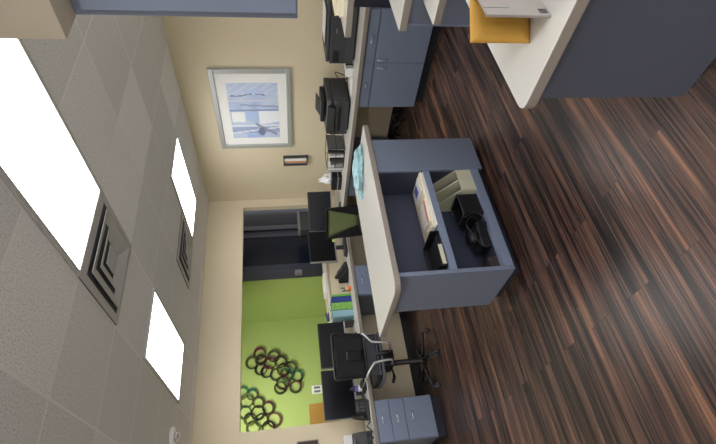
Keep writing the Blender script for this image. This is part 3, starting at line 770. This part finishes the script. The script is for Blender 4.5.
# clutter near the bottom edge
t = thing('label_printer', 'dark grey desktop machine standing at the bottom edge of the desk', 'machine', (.93, 5.12, ZT+.0005), R(-8))
bm = bmesh.new(); prism(bm, [(-.12, 0), (.12, 0), (.12, .15), (.04, .19), (-.12, .13)], -.085, .085, 'X'); obj('case', bm, M['dgrey'], t, .012, local=True)
bm = bmesh.new(); box(bm, -.06, .06, -.124, -.12, .03, .06); obj('slot', bm, M['black'], t, local=True)
bm = bmesh.new(); box(bm, -.05, .03, -.05, .04, .168, .176, mtx=Matrix.Rotation(.0, 4, 'X')); obj('lid_button', bm, M['mgrey'], t, .002, local=True)
t = thing('small_box', 'white box standing behind the dark machine at the bottom edge', 'box', (.985, 5.36, ZT+.0005), 0)
obj('carton', B(-.06, .06, -.05, .05, 0, .235), M['white'], t, .003, local=True); obj('lid', B(-.062, .062, -.052, .052, .2355, .26), M['white'], t, .003, local=True)
t = thing('tangled_cable', 'tangle of black cables on the desk by the bottom edge', 'cable', (1.05, 4.99, ZT))
bm = bmesh.new(); random.seed(5)
pts = [(1.06+random.uniform(-.03, .03)-.025*k, 4.925+.07*math.sin(k*1.7)+random.uniform(-.01, .01), ZT+.012+.02*(k % 3)) for k in range(12)]
tube(bm, smoothpath(pts, 6), .006); obj('cable', bm, M['black'], t)
t = thing('pen', 'pink pen lying beside the desk phone near the bottom edge', 'pen', (1.26, 5.02, ZT+.008), R(60))
bm = bmesh.new(); tube(bm, [(-.06, 0, 0), (.05, 0, 0), (.062, 0, 0)], [.006, .006, .001], 8); obj('barrel', bm, M['pink'], t, local=True)
bm = bmesh.new(); tube(bm, [(-.061, 0, 0), (-.085, 0, 0)], .007, 8); obj('cap', bm, M['white'], t, local=True)
t = thing('spray_bottle', 'small dark bottle with purple and white label below the envelope monitor', 'bottle', (1.425, 5.00, ZT+.0005+.023))
bm = bmesh.new(); lathe(bm, [(.028, 0), (.03, .005), (.03, .11), (.014, .13), (.013, .145)], seg=20); obj('bottle_body', bm, M['black'], t, local=True)
bm = bmesh.new(); lathe(bm, [(.0306, .02), (.0308, .021), (.0308, .06), (.0306, .061)], seg=20); obj('label_white', bm, M['paper'], t, local=True)
bm = bmesh.new(); lathe(bm, [(.0306, .062), (.0308, .063), (.0308, .095), (.0306, .096)], seg=20); obj('label_purple', bm, M['purple'], t, local=True)

# ------------------------------------------------------------------ printers and things on the right counter
def printer_big():
    t = thing('printer', 'large black laser printer on the counter near the right edge, below the top ledge', 'printer', (4.13, 2.47, ZT+.0005))
    x0, x1, y0, y1 = 3.95, 4.36, 2.14, 2.78; z = ZT+.001
    obj('printer_body', B(x0, x1, y0, y1, z+.02, z+.25), M['dgrey'], t, .008)
    obj('top_cover', B(x0+.012, x1, y0+.01, y1-.01, z+.251, z+.285), M['dgrey'], t, .01)
    obj('paper_drawer', B(x0-.012, x0-.001, y0+.01, y1-.01, z+.02, z+.10), M['dgrey'], t, .003)
    obj('feet', B(x0+.03, x1-.03, y0+.03, y1-.03, z, z+.019), M['black'], t)
    obj('output_tray', B(x0+.05, x1-.09, y0+.10, y1-.16, z+.286, z+.296), M['black'], t, .003)
    obj('paper', B(x0+.06, x1-.12, y0+.13, y1-.2, z+.297, z+.303), M['paper'], t)
    obj('control_panel', B(x0-.004, x0-.0005, y1-.14, y1-.02, z+.16, z+.22), M['black'], t, .001)
    obj('badge', B(x0-.006, x0-.0005, 2.40, 2.45, z+.19, z+.198), M['chrome'], t)
printer_big()
def printer_scan():
    t = thing('printer', 'smaller black multifunction printer with raised document feeder, beside the wire file rack', 'printer', (4.15, 3.45, ZT+.0005))
    x0, x1, y0, y1 = 3.90, 4.32, 3.22, 3.68; z = ZT+.001
    obj('feet', B(x0+.05, x1-.03, y0+.03, y1-.03, z, z+.014), M['black'], t)
    bm = bmesh.new(); prism(bm, [(x0, z+.015), (x1, z+.015), (x1, z+.20), (x0+.06, z+.20), (x0, z+.16)], y0, y1, 'Y'); obj('printer_body', bm, M['dgrey'], t, .008)
    obj('paper_slot', B(x0-.003, x0+.06, y0+.06, y1-.06, z+.10, z+.128), M['black'], t)
    bm = bmesh.new(); prism(bm, [(x0+.02, z+.201), (x1, z+.201), (x1, z+.26), (x0+.05, z+.25)], y0-.005, y1+.005, 'Y'); obj('scanner_lid', bm, M['dgrey'], t, .008)
    bm = bmesh.new(); prism(bm, [(x0-.03, z+.17), (x0-.002, z+.165), (x0+.03, z+.235), (x0+.005, z+.25)], y0+.06, y1-.02, 'Y'); obj('control_panel', bm, M['black'], t, .003)
    obj('document_feeder', B(x0+.10, x1-.06, y0+.06, y1-.1, z+.261, z+.31), M['black'], t, .012)
    Mx = Matrix.Translation((x0+.2, y0+.22, z+.312)) @ Matrix.Rotation(R(-18), 4, 'Y')
    bm = bmesh.new(); box(bm, -.11, .11, -.11, .11, 0, .008, mtx=Mx); obj('feeder_tray', bm, M['black'], t, .002)
    obj('badge', B(x0-.002, x0-.0005, 3.43, 3.47, z+.14, z+.147), M['chrome'], t)
    bm = bmesh.new(); tube(bm, smoothpath([(4.30, 3.21, z+.1), (4.28, 3.12, z+.14), (4.22, 3.09, z+.10), (4.2, 3.12, z+.02), (4.24, 3.2, z+.03)], 6), .005); obj('cable', bm, M['black'], t)
printer_scan()
t = thing('paper_sheet', 'loose white papers on the counter between the two printers', 'papers', (4.07, 3.09, ZT+.0005), .1)
obj('sheet', B(-.13, .08, -.10, .10, 0, .004), M['paper'], t, local=True); obj('sheet', B(-.10, .10, -.08, .11, .0045, .008), M['paper'], t, local=True)
t = thing('small_box', 'white box with black bands on the counter beside the large printer', 'box', (4.08, 2.89, ZT+.0005), -.1)
obj('carton', B(-.11, .11, -.055, .055, 0, .075), M['white'], t, .003, local=True)
bm = bmesh.new()
for xx in (-.06, .02): box(bm, xx, xx+.02, -.0565, .0565, -.0, .0765)
obj('band', bm, M['black'], t, local=True)

t = thing('wire_file_rack', 'black wire file rack holding papers, between the printer and the tissue box', 'file rack', (4.08, 4.12, ZT+.0005), 0)
bm = bmesh.new()
def wire(p): tube(bm, p, .004, 6)
for xx in (-.13, .13):
    for yy in (-.17, .17): wire([(xx, yy, 0), (xx, yy, .21)])
for zz in (.005, .11, .21):
    tube(bm, [(-.13, -.17, zz), (.13, -.17, zz), (.13, .17, zz), (-.13, .17, zz)], .004, 6, True)
for k in range(7): wire([(-.13, -.17+.0567*k, .006), (.13, -.17+.0567*k, .006)])
obj('wire_frame', bm, M['black'], t, local=True)
for k in range(5):
    yy = -.13+.06*k; Mx = Matrix.Translation((0, yy, .012)) @ Matrix.Rotation(R(6-3*k), 4, 'X')
    bm = bmesh.new(); box(bm, -.115, .115, -.012, .012, 0, .20-.012*k, mtx=Mx); obj('file', bm, M[('mgrey', 'dgrey', 'paper', 'dgrey', 'mgrey')[k]], t, local=True)
t = thing('tissue_box', 'black tissue box with white tissue sticking out, beside the corner monitor', 'tissue box', (4.06, 4.62, ZT+.0005), 0)
obj('cover', B(-.10, .10, -.12, .12, 0, .13), M['black'], t, .008, local=True)
obj('silver_band', B(-.1015, .1015, -.1215, .1215, .045, .06), M['bezel'], t, .002, local=True)
bm = bmesh.new(); crumple(bm, (0, 0, .131), .055, .07, .055, .6, 5.0, 3)
for v in bm.verts:
    h = (v.co.z-.131); v.co.z += max(0, h)*max(0, noise.noise(v.co*40))*2.2
obj('tissue', bm, M['tissue'], t, local=True)
t = thing('card_stand', 'clear acrylic stand with white cards between file rack and tissue box', 'stand', (4.10, 4.40, ZT+.0005), 0)
bm = bmesh.new(); box(bm, -.09, .09, -.035, .035, 0, .004); box(bm, -.09, .09, .03, .034, .004, .19); box(bm, -.09, .09, -.034, -.03, .004, .10); obj('acrylic_shell', bm, M['clear'], t, local=True)
bm = bmesh.new(); 
for k in range(4): box(bm, -.075+.004*k, .07, -.022+.012*k, -.016+.012*k, .006, .13+.016*k)
obj('cards', bm, M['paper'], t, local=True)

# ------------------------------------------------------------------ on the ledge and in the green room
zs = OZ0+.0005
t = thing('padded_envelope', 'mustard yellow envelope standing upright on the opening ledge beside the end monitor', 'envelope', (1.365, 5.60, zs), 0)
bm = bmesh.new(); box(bm, -.115, .12, -.008, .008, 0, .335, mtx=Matrix.Rotation(R(-5), 4, 'X')); obj('envelope_body', bm, M['mustard'], t, .004, local=True)
t = thing('storage_box', 'dark grey box standing on the opening ledge behind the corner monitor', 'box', (4.14, 5.70, zs), 0)
obj('box_body', B(-.17, .17, -.07, .07, 0, .28), M['dgrey'], t, .006, local=True); obj('lid', B(-.175, .175, -.075, .075, .2805, .315), M['mgrey'], t, .005, local=True)
flat_stack('paper_stack', 'short stack of white papers on the opening ledge right of the folders', 'papers', (3.0, 5.62, zs), .30, .18, .03, [M['paper'], M['creamp']], .1, 3, .01)
t = thing('stapler', 'small blue stapler on the opening ledge above the folders', 'stapler', (2.52, 5.56, zs), .2)
bm = bmesh.new(); box(bm, -.06, .06, -.015, .015, 0, .012); obj('stapler_base', bm, M['black'], t, .003, local=True)
bm = bmesh.new(); prism(bm, [(-.06, .013), (.06, .02), (.055, .045), (-.06, .03)], -.014, .014, 'Y'); obj('stapler_arm', bm, M['bnavy'], t, .003, local=True)
t = thing('desk_ornament', 'little white and black ornament on the ledge next to the upright envelope', 'ornament', (1.50, 5.58, zs), 0)
bm = bmesh.new(); lathe(bm, [(.02, 0), (.028, .02), (.026, .05), (.01, .065)], seg=16); obj('white_body', bm, M['white'], t, local=True)
bm = bmesh.new(); lathe(bm, [(.006, .064), (.012, .075), (.012, .09), (.004, .1)], seg=12); obj('dark_top', bm, M['black'], t, local=True)

t = thing('wall_plate', 'white double switch plate on the green wall above the monitors', 'switch', (2.22, YG, 1.08))
obj('plate', B(2.155, 2.285, YG-.008, YG-.001, 1.05, 1.22), M['white'], t, .002)
for xx in (2.172, 2.232): obj('switch', B(xx, xx+.035, YG-.013, YG-.0085, 1.085, 1.185), M['mgrey'], t, .002)

cl1 = [(2.88, 2.02), (2.81, 1.8), (2.74, 2.14), (2.76, 2.0), (2.71, 1.86), (2.71, 1.7), (2.62, 2.0), (2.57, 1.91), (2.61, 1.55), (2.53, 1.77), (2.59, 1.67), (2.5, 1.62), (2.47, 1.45), (2.39, 1.67), (2.31, 1.72), (2.3, 1.48)]
cl2 = [(2.27, 2.3), (2.23, 2.15), (2.14, 2.23), (2.1, 2.06), (1.99, 2.25), (1.97, 2.07), (2.01, 1.92), (1.88, 2.17), (1.84, 1.83), (1.86, 2.01), (1.76, 2.13), (1.73, 1.92)]
def flowers(cl, label, seed):
    random.seed(seed); xs = [c[0] for c in cl]; zz = [c[1] for c in cl]
    mx_, mz_ = sum(xs)/len(xs), sum(zz)/len(zz)
    t = thing('wall_flower_sculpture', label, 'wall art', (mx_, YG-.03, mz_), 0, 'looped metal flower sculptures on the green wall')
    pal = [(44, 44, 48), (92, 98, 66), (50, 116, 92), (116, 60, 76), (66, 56, 52), (128, 140, 84)]
    for i, (x_, z_) in enumerate(cl):
        bm = bmesh.new(); col = bm.loops.layers.color.new('Col')
        a0 = math.atan2(z_-mz_, x_-mx_)+random.uniform(-.5, .5); r_ = .095+random.uniform(-.008, .012); seg = 26
        c1, c2 = Vector(random.choice(pal)), Vector(random.choice(pal)); rows = []
        yo = YG-.012-.006*(i % 4)
        for k in range(seg):
            a = 2*PI*k/seg; rr = r_*(1-.16*math.cos(a)); wd = .012+.020*(1-math.cos(a))/2
            dx, dz = math.cos(a+a0+PI), math.sin(a+a0+PI)
            rows.append([bm.verts.new((x_+dx*(rr-wd), yo, z_+dz*(rr-wd))), bm.verts.new((x_+dx*(rr+wd*.3), yo-.004, z_+dz*(rr+wd*.3))), bm.verts.new((x_+dx*rr, yo-.05, z_+dz*rr))])
        for k in range(seg):
            A_, B_ = rows[k], rows[(k+1) % seg]
            mixv = .5+.5*math.sin(2*PI*k/seg+i)
            for q in ((0, 1), (1, 2), (2, 0)):
                f = bm.faces.new((A_[q[0]], B_[q[0]], B_[q[1]], A_[q[1]])); f.smooth = False
                c = c1.lerp(c2, mixv)
                for l in f.loops: l[col] = tuple(v/255 for v in c)+(1,)
        obj('petal', bm, M['petal'], t)
flowers(cl1, 'fully visible cluster of looped metal petals in the middle of the green wall', 11)
flowers(cl2, 'cluster of looped metal petals cut off by the opening edge at bottom left', 12)

t = thing('framed_notice', 'small framed notice on the cream wall at the very bottom edge', 'notice', (.9, YW, 1.26))
obj('frame', B(.78, 1.075, YW-.012, YW-.001, 1.265, 1.50), M['grey'], t, .002)
obj('notice_sheet', B(.79, 1.065, YW-.0145, YW-.0125, 1.275, 1.49), M['brown'], t)

# ------------------------------------------------------------------ light, world, camera
w = bpy.data.worlds.new('World'); bpy.context.scene.world = w; w.use_nodes = True
bg = w.node_tree.nodes['Background']; bg.inputs[0].default_value = lin((226, 226, 230)); bg.inputs[1].default_value = 4.5
def area(name, loc, rot, sx, sy, e, col):
    l = bpy.data.lights.new(name, 'AREA'); l.shape = 'RECTANGLE'; l.size = sx; l.size_y = sy; l.energy = e; l.color = col
    o = bpy.data.objects.new(name, l); C.objects.link(o); o.location = loc; o.rotation_euler = rot; return o
area('green_room_fill', (1.3, 5.95, 2.45), (R(58), 0, R(12)), 1.6, .4, 50, (1, .98, .92))  # unseen area light added to brighten the far green wall

cam = bpy.data.cameras.new('camera'); co = bpy.data.objects.new('camera', cam); C.objects.link(co)
yaw, pit, rol, F = .62496, -.154585, -.0503776, 464.07
cyw, syw = math.cos(yaw), math.sin(yaw)
fw = Vector((syw*math.cos(pit), cyw*math.cos(pit), math.sin(pit)))
r0 = Vector((cyw, -syw, 0)); u0 = r0.cross(fw)
r1 = r0*math.cos(rol)+u0*math.sin(rol); u1 = -r0*math.sin(rol)+u0*math.cos(rol)
# the picture was taken upright and stored lying on its side: picture right = scene down, picture up = scene right
rx, ux = -u1, r1
mw = Matrix((rx, ux, -fw)).transposed().to_4x4(); mw.translation = Vector((0, 0, 1.5))
co.matrix_world = mw
cam.sensor_fit = 'HORIZONTAL'; cam.sensor_width = 36; cam.lens = F/716*36; cam.clip_start = .02
bpy.context.scene.camera = co
vs = bpy.context.scene.view_settings; vs.view_transform = 'Standard'; vs.look = 'None'; vs.exposure = 0; vs.gamma = 1
